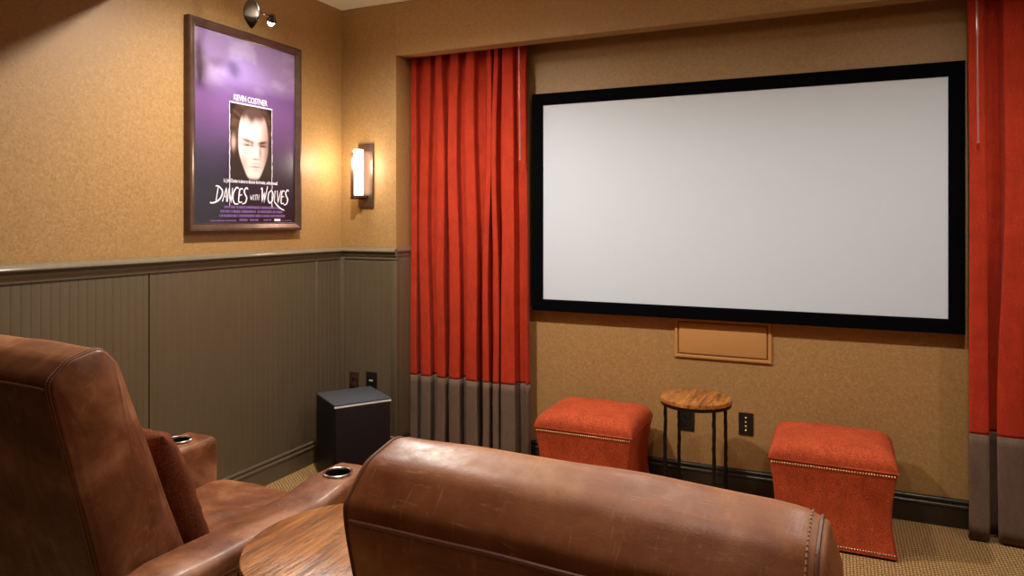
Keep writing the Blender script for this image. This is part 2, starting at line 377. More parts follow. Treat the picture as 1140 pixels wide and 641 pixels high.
# ---------------------------------------------------------------- wall plates
def plate(name, label, cat, x, z, y, wd, hh, kind, m, detail):
    t = thing(name, label, cat, (x, y, z-hh/2)); b = bmesh.new()
    box(b, -wd/2, wd/2, -.006, 0, 0, hh, bev=.0025); frombm('cover_plate', b, m, t)
    if kind == 'duplex':
        for q in (.31, .69):
            b = bmesh.new(); box(b, -.016, .016, -.009, -.004, hh*q-.013, hh*q+.013, bev=.004); o = frombm('socket', b, m, t)
            for dx in (-.006, .006):
                s = bmesh.new(); box(s, dx-.0012, dx+.0012, -.0098, -.0085, hh*q-.002, hh*q+.007); frombm('slot', s, detail, o)
            s = bmesh.new(); cyl(s, (0, -.0098, hh*q-.007), (0, -.0085, hh*q-.007), .0025, seg=12); frombm('slot', s, detail, o)
    elif kind == 'jack':
        b = bmesh.new(); box(b, -.017, .017, -.008, -.004, hh*.22, hh*.78, bev=.002); frombm('insert', b, m, t)
        for k in range(4):
            b = bmesh.new(); box(b, -.0135+k*.007, -.0085+k*.007, -.010, -.007, hh*.52, hh*.60); frombm('terminal', b, detail, t)
    else:
        b = bmesh.new(); box(b, -.018, .018, -.008, -.004, hh*.12, hh*.88, bev=.002); frombm('insert', b, m, t)
        for k in range(4):
            b = bmesh.new(); lathe(b, [(0, -.014), (.0035, -.014), (.0055, -.012), (.0055, -.006)], (0, 0, 0), 16, Matrix.Rotation(-PI/2, 3, 'X') @ Matrix.Scale(-1, 3, (0, 0, 1)))
            for v_ in b.verts: v_.co = Vector((v_.co.x, -abs(v_.co.y), hh*(.22+.185*k)+v_.co.z))
            frombm('speaker_jack', b, detail, t)
M['white'] = mat('pale_plastic', (.6, .6, .58), .4)
plate('wall_outlet', 'brown electrical outlet on the wainscot, left of the black plate, above the subwoofer', 'outlet', -2.715, .437, YN-.0095, .070, .114, 'duplex', M['brownplastic'], M['slot'])
plate('cable_plate', 'black cable plate with pale terminals on the wainscot above the subwoofer', 'wall plate', -2.585, .447, YN-.0095, .078, .114, 'jack', M['plastic'], M['white'])
plate('wall_outlet', 'black electrical outlet on the tan wall behind the small round table', 'outlet', -.734, .357, YS, .073, .116, 'duplex', M['plastic'], M['brownplastic'])
plate('speaker_jack_plate', 'black wall plate with a column of four brass jacks beside the small round table', 'wall plate', -.433, .370, YS, .073, .116, 'posts', M['plastic'], M['brass'])

# ---------------------------------------------------------------- curtains
def curtain(name, label, x0, x1, seed, folds, wandx, wlab, lens=None):
    rnd = random.Random(seed); t = thing(name, label, 'curtain', ((x0+x1)/2, 3.79, 0)); cx = (x0+x1)/2
    lens = lens or [rnd.uniform(.5, 1.55) for _ in range(folds)]; tot = sum(lens); cum = [0]
    for l in lens: cum.append(cum[-1]+l/tot)
    amps = [rnd.uniform(.7, 1.0) for _ in range(folds)]; ph = [rnd.uniform(-1, 1) for _ in range(folds)]
    per = 22; zs = [2.66-k*(2.66-.012)/44 for k in range(45)]
    def pt(k, s, z):       # fold k, s in 0..1
        h = (2.66-z)/2.65
        a = cum[k]+(cum[k+1]-cum[k])*s
        sway = .010*math.sin(z*1.7+ph[k]*3)+.006*math.sin(z*4.1+ph[k]*7)
        wdt = (x1-x0)*(cum[k+1]-cum[k])
        fl = math.sin(2*PI*s); sq = math.tanh(2.6*(fl+.10))/1.0
        A = (.030+.022*h)*amps[k]
        over = -wdt*.17*(.35+.65*h)*math.sin(4*PI*s)
        edge = 1 if 0 < k < folds-1 else .3
        wid = 1.0
        x = x0+(x1-x0)*a+over+sway*edge
        crink = .0035*noise.noise(Vector((x*14, z*3.5, seed)))+.003*math.sin(9*a*folds+z*2)*h
        y = 3.790-A*sq+crink
        return Vector((x-cx, y-3.79, z))
    def panel(z0, z1, nm, m, thick=.003):
        zz = [z for z in zs if z0+.01 < z < z1-.01]; zz = [z1]+zz+[z0]; vs = []; cols = 0
        for z in zz:
            cols = 0
            for k in range(folds):
                for q in range(per + (1 if k == folds-1 else 0)): vs.append(pt(k, q/per, z)); cols += 1
        fs = [(r*cols+c_, r*cols+c_+1, (r+1)*cols+c_+1, (r+1)*cols+c_) for r in range(len(zz)-1) for c_ in range(cols-1)]
        o = mk(nm, vs, fs, m, t, 60, False); md = o.modifiers.new('s', 'SOLIDIFY'); md.thickness = thick; md.offset = 0
        return o
    panel(.478, 2.66, 'drape', M['red']); o = panel(.012, .478, 'border', M['taupe'], .0035); o['label'] = 'taupe grey velvet bottom border'
    b = bmesh.new(); tube(b, [(x0-cx-.01, 0, 2.68), (x1-cx+.01, 0, 2.68)], .011, 12)
    for k in range(9): box(b, x0-cx+.03+k*(x1-x0-.06)/8-.006, x0-cx+.03+k*(x1-x0-.06)/8+.006, -.006, .006, 2.68, CZ)
    frombm('curtain_track', b, M['iron'], t)
    b = bmesh.new(); tube(b, [(wandx[0]-cx, -.065, 2.45), (wandx[1]-cx, -.068, 1.78)], .0045, 10); lathe(b, [(0, -.008), (.006, -.006), (.007, 0), (.005, .01), (0, .012)], (wandx[1]-cx, -.068, 1.775), 12)
    cyl(b, (wandx[0]-cx, -.065, 2.45), (wandx[0]-cx, -.02, 2.66), .0025, seg=8)
    o = frombm('draw_wand', b, M['wand'], t); o['label'] = wlab
curtain('curtain', 'red velvet curtain with taupe border hanging left of the projection screen', NX+.015, -1.635, 3, 8, (-1.655, -1.645), 'clear draw wand')
curtain('curtain', 'red velvet curtain with taupe border hanging right of the projection screen', .540, 1.30, 11, 5, (.560, .566), 'clear draw wand', [.9, 1.3, 1.1, 1.2, 1.1])

# ---------------------------------------------------------------- ottomans
def nail_mesh():
    b = bmesh.new(); bmesh.ops.create_icosphere(b, subdivisions=2, radius=.0042)
    for v_ in b.verts: v_.co.y *= .6
    bmesh.ops.recalc_face_normals(b, faces=b.faces); me = bpy.data.meshes.new('nailhead'); b.to_mesh(me); b.free(); me.materials.append(M['brass'])
    for p in me.polygons: p.use_smooth = True
    return me
NAIL = nail_mesh()
OW, OD = .513, .44
def ottoman(x, y, label):
    t = thing('ottoman', label, 'ottoman', (x, y, 0), 0, 'matching orange-red storage ottomans under the screen')
    # body: sides waist in gently and flare back at the floor
    zs = [.012+.355*k/20 for k in range(21)]; vs = []; fs = []; per = 0
    for z in zs:
        f = z/.37; ins = .022*math.sin(PI*min(1, f))**1.0*(1.1-.2*f)
        hw, hd, r = OW/2-.001-ins, OD/2-.001-ins*.7, .012; per = 0
        for cx_, cy_, a0 in ((1, 1, 0), (-1, 1, 90), (-1, -1, 180), (1, -1, 270)):
            for q in range(5):
                a = math.radians(a0+q*22.5); vs.append((cx_*(hw-r)+r*math.cos(a), cy_*(hd-r)+r*math.sin(a), z)); per += 1
    for a in range(20):
        for i in range(per): fs.append((a*per+i, a*per+(i+1) % per, (a+1)*per+(i+1) % per, (a+1)*per+i))
    fs += [tuple(range(per)), tuple(range(20*per, 21*per))]
    mk('body', vs, fs, M['ottoman'], t, 50)
    # lid cushion, domed
    nx, ny = 30, 26; vs = []; fs = []; top = {}
    def shape(u, v_):      # u,v in -1..1
        ex = 1-abs(u)**9; ey = 1-abs(v_)**9
        return max(0, ex)**.45*max(0, ey)**.45
    for i in range(nx+1):
        for j in range(ny+1):
            u = math.sin((i/nx-.5)*PI); v_ = math.sin((j/ny-.5)*PI)
            s = shape(u, v_); dome = .014*(1-u*u)*(1-v_*v_); wob = .0018*noise.noise(Vector((u*4, v_*4, x*3)))
            bul = 1+.012*math.sin(PI*min(1, s))
            vs.append((u*OW/2*bul, v_*OD/2*bul, .372+.072*s+dome+wob*s))
    for i in range(nx):
        for j in range(ny):
            a = i*(ny+1)+j; fs.append((a, a+1, a+ny+2, a+ny+1))
    ring = [i*(ny+1) for i in range(nx+1)]+[nx*(ny+1)+j for j in range(1, ny+1)]+[i*(ny+1)+ny for i in range(nx-1, -1, -1)]+[j for j in range(ny-1, 0, -1)]
    fs.append(tuple(ring))
    mk('lid_cushion', vs, fs, M['ottoman'], t, 70)
    b = bmesh.new(); hw, hd = OW/2-.001, OD/2-.001
    tube(b, [(-hw, -hd, .371), (hw, -hd, .371), (hw, hd, .371), (-hw, hd, .371)], .0045, 8, True); frombm('welt', b, M['ottoman'], t)
    for z, k_ in ((.356, 46), (.026, 46)):
        for i in range(k_):
            ins = .022*math.sin(PI*min(1, z/.37))*(1.1-.2*z/.37)
            xx = (-OW/2+.014)+(OW-.028)*i/(k_-1)
            o = bpy.data.objects.new('nailhead', NAIL); C.objects.link(o); o.parent = t; o.location = (xx, -(OD/2-.001-ins*.7)-.001, z)
    for sx in (-1, 1):
        for sy in (-1, 1):
            b = bmesh.new(); cyl(b, (sx*.2, sy*.17, 0), (sx*.2, sy*.17, .014), .018, .022); frombm('foot', b, M['iron'], t)
ottoman(-1.162, 3.383+OD/2, 'square orange-red upholstered ottoman between the left curtain and small round table')
ottoman(-.024, 3.373+OD/2, 'square orange-red upholstered ottoman right of the small round table, nearer the right curtain')

# ---------------------------------------------------------------- round tables
def disc(name, r, z0, z1, m, parent, bev=.004):
    b = bmesh.new(); lathe(b, [(0, z0), (r-bev, z0), (r, z0+bev), (r, z1-bev), (r-bev*.3, z1-bev*.3), (r-bev, z1), (0, z1)], (0, 0, 0), 72); return frombm(name, b, m, parent, 40)
def leg_pts(a, r0, r1, z, seed):
    rnd = random.Random(seed); pts = []
    for k in range(25):
        f = k/24; r = r0+(r1-r0)*f; pts.append((r*math.cos(a)+rnd.uniform(-.0012, .0012), r*math.sin(a)+rnd.uniform(-.0012, .0012), z*(1-f)))
    return pts
def round_table(label, x, y, r, z, th, wm, a0, lr, rz=0):
    t = thing('round_table', label, 'table', (x, y, 0), rz)
    disc('tabletop', r, z-th, z, wm, t)
    b = bmesh.new(); lathe(b, [(r-.016, z-th-.014), (r-.004, z-th-.014), (r-.002, z-th-.002), (r-.016, z-th-.002), (r-.016, z-th-.014)], (0, 0, 0), 72); frombm('rim_band', b, M['iron'], t)
    for k in range(4):
        a = a0+k*PI/2; b = bmesh.new()
        tube(b, leg_pts(a, r-.008, r-.004, z-th-.004, k+5), lambda f: lr*(1+.10*math.sin(f*60+k)), 10)
        cyl(b, (a and (r-.004)*math.cos(a) or (r-.004), (r-.004)*math.sin(a), 0), ((r-.004)*math.cos(a), (r-.004)*math.sin(a), .006), lr*1.7, lr*1.5, 14)
        frombm('leg', b, M['iron'], t)
    b = bmesh.new(); ang = [a0+k*PI/2 for k in range(4)]; zz = .12
    for k in range(2): tube(b, [((r-.006)*math.cos(ang[k]), (r-.006)*math.sin(ang[k]), zz), (0, 0, zz+.012*k), ((r-.006)*math.cos(ang[k+2]), (r-.006)*math.sin(ang[k+2]), zz)], lr*.7, 8)
    frombm('stretcher', b, M['iron'], t)
round_table('small round plank-topped side table on thin black iron legs between the two ottomans', -.632, 3.56, .172, .565, .022, M['wood2'], math.radians(-50), .0085)
round_table('round plank-topped table between the two brown leather recliners', -1.057, 1.412, .264, .65, .028, M['wood'], math.radians(40), .011, 0)

# ---------------------------------------------------------------- subwoofer
t = thing('subwoofer', 'black boxy subwoofer with slate grey top standing in the left corner', 'subwoofer', (-2.480, 3.288, 0), math.radians(-33.5+90))
# local: front faces -y
hx, hy, sh = .162, .162, .446
b = bmesh.new(); box(b, -hx, hx, -hy+.012, hy, .02, sh-.010, bev=.005); frombm('cabinet', b, M['cab'], t)
b = bmesh.new(); box(b, -hx, hx, -hy+.004, hy, sh-.012, sh, bev=.003); o = frombm('top_panel', b, M['cabtop'], t); o['label'] = 'slate grey textured top'
b = bmesh.new(); box(b, -hx+.006, hx-.006, -hy, -hy+.013, .03, sh-.026, bev=.006, seg=3); o = frombm('grille', b, M['grille'], t); o['label'] = 'dark aubergine cloth front grille'
b = bmesh.new(); box(b, -hx, hx, -hy-.001, -hy+.008, sh-.022, sh-.012, bev=.003); frombm('trim_strip', b, M['satin'], t)
for sx in (-1, 1):
    for sy in (-1, 1):
        b = bmesh.new(); cyl(b, (sx*.12, sy*.12, 0), (sx*.12, sy*.12, .022), .016, .018); frombm('foot', b, M['plastic'], t)

# ---------------------------------------------------------------- leather recliners
def make_recliner(label, drop=(0, 0), lm='leather'):
    ML = M[lm]
    t = thing('recliner', label, 'armchair', (0, 0, 0), 0, 'brown leather home cinema recliners')
    hw = .28
    pts = [(-.27, .10), (-.51, 1.072), (-.462, 1.118), (-.385, 1.137), (-.345, 1.09), (-.17, .60), (-.08, .36), (-.06, .10)]
    prof = round_poly([Vector(p) for p in pts], [.03, .028, .06, .05, .06, .3, .1, .03], .03, 6)
    sm = Vector((-.508, 1.062))
    def disp(v):
        p = Vector((v.y, v.z)); d = (p-sm).length; ax = abs(v.x)
        # general puff of the crown, dip on the seam line and on the end seams
        out = Vector((0, p.x+.33, p.y-.7)).normalized()
        k = -.007*math.exp(-(d/.011)**2)
        k += .003*(1-(v.x/hw)**2)*max(0, min(1, (p.y-.9)/.2))
        k += -.0035*math.exp(-((ax-(hw-.009))/.006)**2)
        k += .004*noise.noise(Vector((v.x*7, v.y*6, v.z*6)))*min(1, (hw-ax)/.08+.3)
        if p.y < 1.05 and p.x < -.3: k += -.004*math.exp(-(v.x/.006)**2)
        r = v+out*k
        if ax > hw-.001:
            dd = min((p-q).length for q in prof); r.x += math.copysign(.018*(1-math.exp(-max(0, dd-.010)/.035)), v.x)
        # crown drops softly at both ends
        if p.y > .95: r.z -= drop[v.x > 0]*max(0, (ax-(hw-.07))/.07)**2
        return r
    vs, fs = prism_soft(prof, -hw, hw, .011, 44, 6, 14, disp)
    mk('backrest', vs, fs, ML, t, 80)
    bk = t.children[-1] if t.children else None
    def onprof(x, off=0):
        res = []
        n_ = len(prof)
        for i, p in enumerate(prof):
            tt = (prof[(i+1) % n_]-prof[i-1]).normalized(); nn = Vector((tt.y, -tt.x))
            ar = sum(prof[q].x*prof[(q+1) % n_].y-prof[(q+1) % n_].x*prof[q].y for q in range(n_))
            if ar < 0: nn = -nn
            q = p+nn*off; res.append(disp(Vector((x, q.x, q.y))))
        return res
    # horizontal piping seam across the rear top edge
    b = bmesh.new(); tube(b, [disp(Vector((x_, sm.x-.0035, sm.y))) for x_ in [(-hw+.02)+(2*hw-.04)*q/40 for q in range(41)]], .0032, 8)
    frombm('piping', b, M['seam'], t)
    for s in (-1, 1):
        ring = onprof(s*(hw-.009), .0005); top = [p for p in ring if p.z > .16]
        k0 = max(range(len(ring)), key=lambda i: (ring[i]-ring[i-1]).length)
        b = bmesh.new(); tube(b, ring, .0022, 8, True); frombm('piping', b, M['seam'], t)
        if s < 0: continue
        b = bmesh.new()
        for dx in (-.009, ):
            rg = onprof(s*(hw-.009+dx), .0008); acc = 0
            for i in range(len(rg)):
                a, c_ = rg[i], rg[(i+1) % len(rg)]; L = (c_-a).length; 
                q = 0.0
                while acc+L-q >= .007 and L > 0:
                    q += .007-acc; acc = 0; p = a.lerp(c_, min(1, q/L)); 
                    if p.z > .45: cyl(b, p-(c_-a).normalized()*.0022, p+(c_-a).normalized()*.0022, .0011, seg=5)
                acc += L-q
        frombm('stitching', b, M['stitch'], t)
    # seat cushion with rolled front
    sp = round_poly([Vector(p) for p in [(-.16, .30), (-.16, .455), (.40, .478), (.475, .455), (.485, .30)]], [.02, .03, .2, .05, .03], .03, 6)
    def sd(v):
        r = v.copy()
        if v.z > .4:
            r.z += .010*(1-(v.x/.29)**2)
            r.z += .009*math.exp(-((v.x-.10-.5*(v.y-.1))/.014)**2)*max(0, 1-abs(v.y-.12)/.22)+.009*math.exp(-((v.x+.05-.5*(v.y-.1))/.016)**2)*max(0, 1-abs(v.y-.08)/.25)-.005*math.exp(-((v.x-.0-.5*(v.y-.1))/.016)**2)*max(0, 1-abs(v.y-.08)/.25)
            r.z += .003*noise.noise(Vector((v.x*12, v.y*5, 1)))
        return r
    vs, fs = prism_soft(sp, -.286, .286, .02, 50, 5, 4, sd); mk('seat', vs, fs, ML, t, 70)
    fp = round_poly([Vector(p) for p in [(.40, .07), (.40, .295), (.478, .295), (.478, .07)]], [.01, .01, .03, .02], .04, 4)
    vs, fs = prism_soft(fp, -.284, .284, .015, 14, 4, 3); mk('footrest', vs, fs, ML, t, 60)
    b = bmesh.new(); box(b, -.27, .27, -.25, .40, .03, .30, bev=.01); frombm('base', b, M['iron'], t)
    # arms: padded, rising a little to the cup holder
    for s in (-1, 1):
        ap = round_poly([Vector(p) for p in [(-.41, .03), (-.41, .592), (-.30, .606), (.16, .606), (.27, .628), (.435, .630), (.435, .03)]], [.02, .05, .2, .2, .2, .03, .015], .03, 5)
        def ad(v, s=s):
            r = v.copy(); f = max(0, min(1, (v.y+.05)/.3)); d = v.z
            if v.z > .5:
                u = (abs(v.x)-.37)/.08
                r.z -= .010*u*u*(1-.7*f)
                r.z += .0035*noise.noise(Vector((v.x*14, v.y*7, 3)))
            # groove of the side seam 55 mm below the top
            if abs(v.x) > .43: r.x -= s*.004*math.exp(-((v.z-.553-.025*f)/.008)**2)
            return r
        vs, fs = prism_soft(ap, min(s*.29, s*.45), max(s*.29, s*.45), .022, 14, 6, 4, ad)
        arm = mk('arm', vs, fs, ML, t, 70)
        cb = bmesh.new(); cyl(cb, (s*.37, .325, .56), (s*.37, .325, .70), .039, seg=40); cut = frombm('cut', cb, ML, None, None)
        md = arm.modifiers.new('b', 'BOOLEAN'); md.object = cut; md.operation = 'DIFFERENCE'; md.solver = 'EXACT'
        bpy.context.view_layer.update()
        dg = bpy.context.evaluated_depsgraph_get(); me = bpy.data.meshes.new_from_object(arm.evaluated_get(dg))
        arm.modifiers.clear(); arm.data = me; bpy.data.objects.remove(cut)
        for p in me.polygons: p.use_smooth = True
        me.set_sharp_from_angle(angle=math.radians(50))
        b = bmesh.new(); c0 = (s*.37, .325, 0)
        lathe(b, [(.0385, .565), (.0385, .628), (.0395, .6335), (.043, .6355), (.0465, .6335), (.0475, .629), (.043, .626)], c0, 48)
        o = frombm('cup_holder_rim', b, M['chrome'], arm)
        b = bmesh.new(); lathe(b, [(0, .562), (.038, .562), (.038, .628), (.0375, .628), (.0370, .566), (0, .566)], c0, 48); frombm('cup_holder', b, M['plastic'], arm)
        b = bmesh.new(); tube(b, [(s*.4505, y_, .553+.025*max(0, min(1, (y_+.05)/.3))) for y_ in [-.385+.79*q/30 for q in range(31)]], .0022, 6); frombm('piping', b, M['seam'], arm)
    for sx in (-1, 1):
        for sy in (-.36, .40):
            b = bmesh.new(); cyl(b, (sx*.37, sy, 0), (sx*.37, sy, .035), .02, .024); frombm('foot', b, M['iron'], t)
    return t
rec = make_recliner('brown distressed leather recliner at left, cushion on its seat, with two cup holders')
rec.location = (-1.823, 1.52, 0); rec.rotation_euler = (0, 0, math.radians(-2.5))
rec2 = make_recliner('', (0, .009), 'leather_lit'); rec2.location = (-.265, 1.217, 0); rec2.rotation_euler = (0, 0, math.radians(-2.9))
rec2['label'] = 'brown distressed leather recliner in the foreground, seen from behind, in front of the ottomans'

# cushion leaning on the left recliner
nx = 34; vs = []; fs = []
for side in (1, -1):
    for i in range(nx+1):
        for j in range(nx+1):
            u = math.sin((i/nx-.5)*PI); v_ = math.sin((j/nx-.5)*PI)
            th = .068*(max(0, 1-u**4)**.5)*(max(0, 1-v_**4)**.5)
            pull = 1-.06*(1-abs(u*v_))*max(abs(u), abs(v_))**3
            wr = .014*noise.noise(Vector((u*3.2, v_*3.2, side*4)))+.010*noise.noise(Vector((u*9, v_*5, side*9)))
            wr += .012*math.exp(-((u*.8+v_*.6+.1)/.10)**2)+.010*math.exp(-((u*.5-v_*.9-.45)/.09)**2)-.012*math.exp(-((u-.35*v_-.30)/.08)**2)+.010*math.exp(-((u-.1*v_-.62)/.07)**2)
            vs.append(Vector((u*.205*pull, side*(th+wr*(1-max(abs(u), abs(v_))**6)), v_*.205*pull)))
k = (nx+1)**2
for sd_ in (0, 1):
    for i in range(nx):
        for j in range(nx):
            a = sd_*k+i*(nx+1)+j; fs.append((a, a+1, a+nx+2, a+nx+1))
pil = mk('cushion', vs, fs, M['pillow'], None, 80)
bm = bmesh.new(); bm.from_mesh(pil.data); bmesh.ops.remove_doubles(bm, verts=bm.verts, dist=.0008); bmesh.ops.recalc_face_normals(bm, faces=bm.faces); bm.to_mesh(pil.data); bm.free()
tag(pil, 'rust velvet throw cushion leaning on the backrest of the left recliner', 'cushion')
pil.rotation_euler = (math.radians(22), 0, math.radians(-2.5)); pil.location = (-1.815, 1.414, .672)

# ---------------------------------------------------------------- wall sconce
t = thing('wall_sconce', 'bronze wall sconce with lit frosted glass beside the left curtain', 'wall lamp', (-2.63, YN, 1.507))
b = bmesh.new(); box(b, -.055, .055, -.014, 0, 0, .392, bev=.003); frombm('backplate', b, M['bronze'], t)
b = bmesh.new(); lathe(b, [(0, .075), (.028, .075), (.031, .080), (.031, .345), (.029, .350), (0, .350)], (-.012, -.068, 0), 32); frombm('glass_shade', b, M['shade'], t)
b = bmesh.new(); box(b, -.034, -.012, -.116, -.109, .050, .330, bev=.002); o = frombm('front_plate', b, M['bronze'], t)
b = bmesh.new(); box(b, -.034, -.012, -.116, -.012, .050, .060, bev=.002); box(b, -.03, .02, -.09, -.01, .058, .073, bev=.002); frombm('bracket', b, M['bronze'], t)
l = bpy.data.lights.new('sconce_lamp', 'POINT'); l.energy = 5; l.color = (1, .86, .66); l.shadow_soft_size = .05
lo = bpy.data.objects.new('sconce_lamp', l); C.objects.link(lo); lo.location = (-2.642, YN-.15, 1.78)

# ---------------------------------------------------------------- picture spotlight over the poster
t = thing('picture_spotlight', 'polished metal spotlight with leaf-shaped shield hanging above the framed poster', 'spotlight', (-2.45, 2.50, CZ))
def leaf(b, c, w_, h_, th_, ang):
    ns = 18; rings = []
    for i in range(ns+1):
        f = i/ns; z = h_*(f-.5); ww = w_/2*math.sin(PI*f)**.8 if 0 < f < 1 else 0
        if ww == 0: rings.append([b.verts.new((c[0], c[1], c[2]+z))]); continue
        r = []
        for q in range(16):
            a = 2*PI*q/16; x_ = ww*math.cos(a); y_ = th_*math.sin(a)*math.sin(PI*f)*(1 if math.sin(a) > 0 else .35)
            r.append(b.verts.new((c[0]+x_*math.cos(ang)-y_*math.sin(ang), c[1]+x_*math.sin(ang)+y_*math.cos(ang), c[2]+z)))
        rings.append(r)
    for A, B in zip(rings, rings[1:]):
        for q in range(16):
            j = (q+1) % 16
            if len(A) == 1: b.faces.new((A[0], B[q], B[j]))
            elif len(B) == 1: b.faces.new((A[q], A[j], B[0]))
            else: b.faces.new((A[q], A[j], B[j], B[q]))
b = bmesh.new(); leaf(b, (0, -.01, -.355), .075, .155, .022, math.radians(30)); frombm('shield', b, M['gun'], t, 80)
b = bmesh.new(); cyl(b, (0, 0, -.285), (0, 0, -.012), .006); lathe(b, [(0, -.022), (.03, -.02), (.05, -.008), (.052, 0), (0, 0)], (0, 0, 0), 32); frombm('stem', b, M['gun'], t)
b = bmesh.new(); tube(b, [(.0, .0, -.35), (.0, .05, -.342), (-.01, .115, -.335)], .004, 8); frombm('arm', b, M['gun'], t)
b = bmesh.new()
ax = (Vector((-2.775, 2.80, 2.0))-Vector((-2.46, 2.63, 2.385))).normalized()
R3 = (-ax).to_track_quat('Z', 'Y').to_matrix()
lathe(b, [(0, .030), (.008, .030), (.012, .02), (.020, .004), (.0245, -.006), (.0225, -.006), (.018, .002)], (-.010, .130, -.352), 28, R3); o = frombm('lamp_head', b, M['gun'], t)
b = bmesh.new(); lathe(b, [(0, -.032), (.009, -.029), (.015, -.020), (.018, -.006), (.020, .001), (0, .001)], (-.010, .130, -.352), 28, R3); frombm('lens', b, M['coolbulb'], o)
hp = Vector((-2.46, 2.63, CZ-.352))+ax*.040
spot(hp.x, hp.y, hp.z, 7, 70, .8, .012, (.80, .88, 1), (-2.775, 2.80, 2.05))

# ---------------------------------------------------------------- framed poster on the left wall
PY0, PY1, PZ0, PZ1 = 2.435, 3.212, 1.374, 2.404
t = thing('framed_poster', 'framed purple film poster with portrait and white title on the left wall', 'poster', (XL, (PY0+PY1)/2, PZ0))
oy, oz = (PY0+PY1)/2, PZ0
b = bmesh.new(); frame_mesh(b, PY0, PY1, PZ0, PZ1, .043, -.040, 0, [(0, 0), (0, -.034), (.12, -.040), (.35, -.040), (.6, -.034), (.85, -.028), (.93, -.030), (1, -.024), (1, 0)])
for v_ in b.verts: v_.co = Vector((-v_.co.y, v_.co.x-oy, v_.co.z-oz))
M['frame'] = mat('bronzed_picture_frame', (.115, .062, .045), .3, .55)
n = N(M['frame']); v = n.coord(); a_ = n.noise(v, 14, 5, .6); n.col(n.mix(a_, (.06, .03, .022), (.20, .12, .09))); n.bump(n.noise(v, 50, 3), .15, .001)
frombm('picture_frame', b, M['frame'], t, 25)
# printed sheet: colours of the print are stored on a fine grid
m = M['print'] = mat('poster_print', (.3, .2, .4), .28, 0, Coat_Weight=.5, Coat_Roughness=.08); n = N(m)
at = n.n('ShaderNodeAttribute', attribute_name='print'); n.col(at.outputs['Color'])
IY0, IY1, IZ0, IZ1 = PY0+.040, PY1-.040, PZ0+.040, PZ1-.040
def sm_(a, b_, x):
    t_ = max(0, min(1, (x-a)/(b_-a))); return t_*t_*(3-2*t_)
def lerp3(a, b_, f): return tuple(x+(y-x)*f for x, y in zip(a, b_))
RY0, RY1, RZ1, RZ0 = 2.695, 2.992, 2.030, 1.640
def print_col(y, z):
    f = (IZ1-z)/(IZ1-IZ0)
    stops = [(0, (.30, .21, .40)), (.22, (.30, .19, .40)), (.29, (.17, .085, .23)), (.38, (.17, .08, .22)), (.50, (.12, .06, .16)), (.64, (.045, .030, .065)), (.76, (.018, .015, .028)), (1, (.012, .010, .018))]
    for (a, c0), (b_, c1) in zip(stops, stops[1:]):
        if a <= f <= b_: col = lerp3(c0, c1, (f-a)/(b_-a)); break
    else: col = stops[-1][1]
    cl = noise.fractal(Vector((y*4.5, z*7, 2)), 1, 2, 4); cl = sm_(-.1, .6, cl)*(1-sm_(.16, .34, f))
    col = lerp3(col, (.56, .46, .66), cl*.5)
    if RY0 < y < RY1 and RZ0-.03 < z < RZ1:
        u = (y-RY0)/(RY1-RY0); v_ = (RZ1-z)/(RZ1-RZ0)
        bg = (.020, .016, .014); c_ = bg
        # a plain face study: hair, oval, features in soft sepia tones
        def g(cu, cv, su, sv): return math.exp(-(((u-cu)/su)**2+((v_-cv)/sv)**2))
        jaw = 1-sm_(.55, 1.0, v_)*.30
        du = (u-.55)/(.365*jaw); dv = (v_-.52)/.50; rr = math.sqrt(abs(du)**2.4+abs(dv)**2.6)
        face = 1-sm_(.90, 1.04, rr)
        hair = 1-sm_(.9, 1.1, math.sqrt(((u-.5)/.5)**2+((v_-.28)/.34)**2))
        hn = .5+.5*noise.noise(Vector((u*5+v_*4, v_*22-u*9, 1)))
        c_ = lerp3(c_, lerp3((.035, .02, .014), (.16, .09, .06), hn*hn), hair)
        ear = g(.085, .52, .05, .09); c_ = lerp3(c_, (.55, .36, .30), min(1, ear*1.1))
        skin = lerp3((.80, .62, .57), (.34, .17, .13), sm_(.60, .95, u)*.85)
        skin = lerp3(skin, (.30, .15, .11), sm_(.15, .02, u-.08)*.6)
        dk = 0
        dk += .85*math.exp(-((u-.40)/.13)**2-((v_-(.475+.12*(u-.40)))/.020)**2)+.85*math.exp(-((u-.77)/.11)**2-((v_-(.480-.14*(u-.77)))/.020)**2)           # brows
        dk += .8*g(.40, .535, .09, .014)+.8*g(.77, .530, .075, .014)        # eyes
        dk += .25*g(.40, .515, .14, .04)+.4*g(.77, .51, .12, .04)
        dk += .55*g(.71, .62, .035, .10)+.45*g(.52, .52, .03, .05)             # nose side
        dk += .8*g(.60, .715, .075, .014)                                     # nostrils
        dk += .75*g(.60, .820, .13, .012)+.35*g(.60, .775, .12, .02)+.3*g(.60, .865, .08, .012)
        dk += .4*g(.32, .80, .09, .16)+.5*g(.90, .72, .10, .25)
        dk += .95*sm_(.30, .14, v_+.16*(u-.5)**2*4+.06*noise.noise(Vector((u*9, 0, 0))))
        skin = lerp3(skin, (.07, .03, .02), min(1, dk))
        skin = lerp3(skin, (.62, .40, .36), .35*g(.60, .845, .10, .014))
        skin = lerp3(skin, (.9, .8, .76), min(1, .5*g(.61, .64, .025, .08)+.35*g(.48, .33, .2, .08)))
        c_ = lerp3(c_, skin, face)
        c_ = lerp3(c_, (.012, .010, .010), sm_(.94, 1.02, v_))
        col = lerp3(col, c_, 1-sm_(1.0, 1.07, v_))
    return col
ny, nz = 300, 440; vs = []; cols = []
for j in range(nz+1):
    z = IZ0+(IZ1-IZ0)*j/nz
    for i in range(ny+1):
        y = IY0+(IY1-IY0)*i/ny; vs.append((.022, y-oy, z-oz)); cols.append(print_col(y, z))
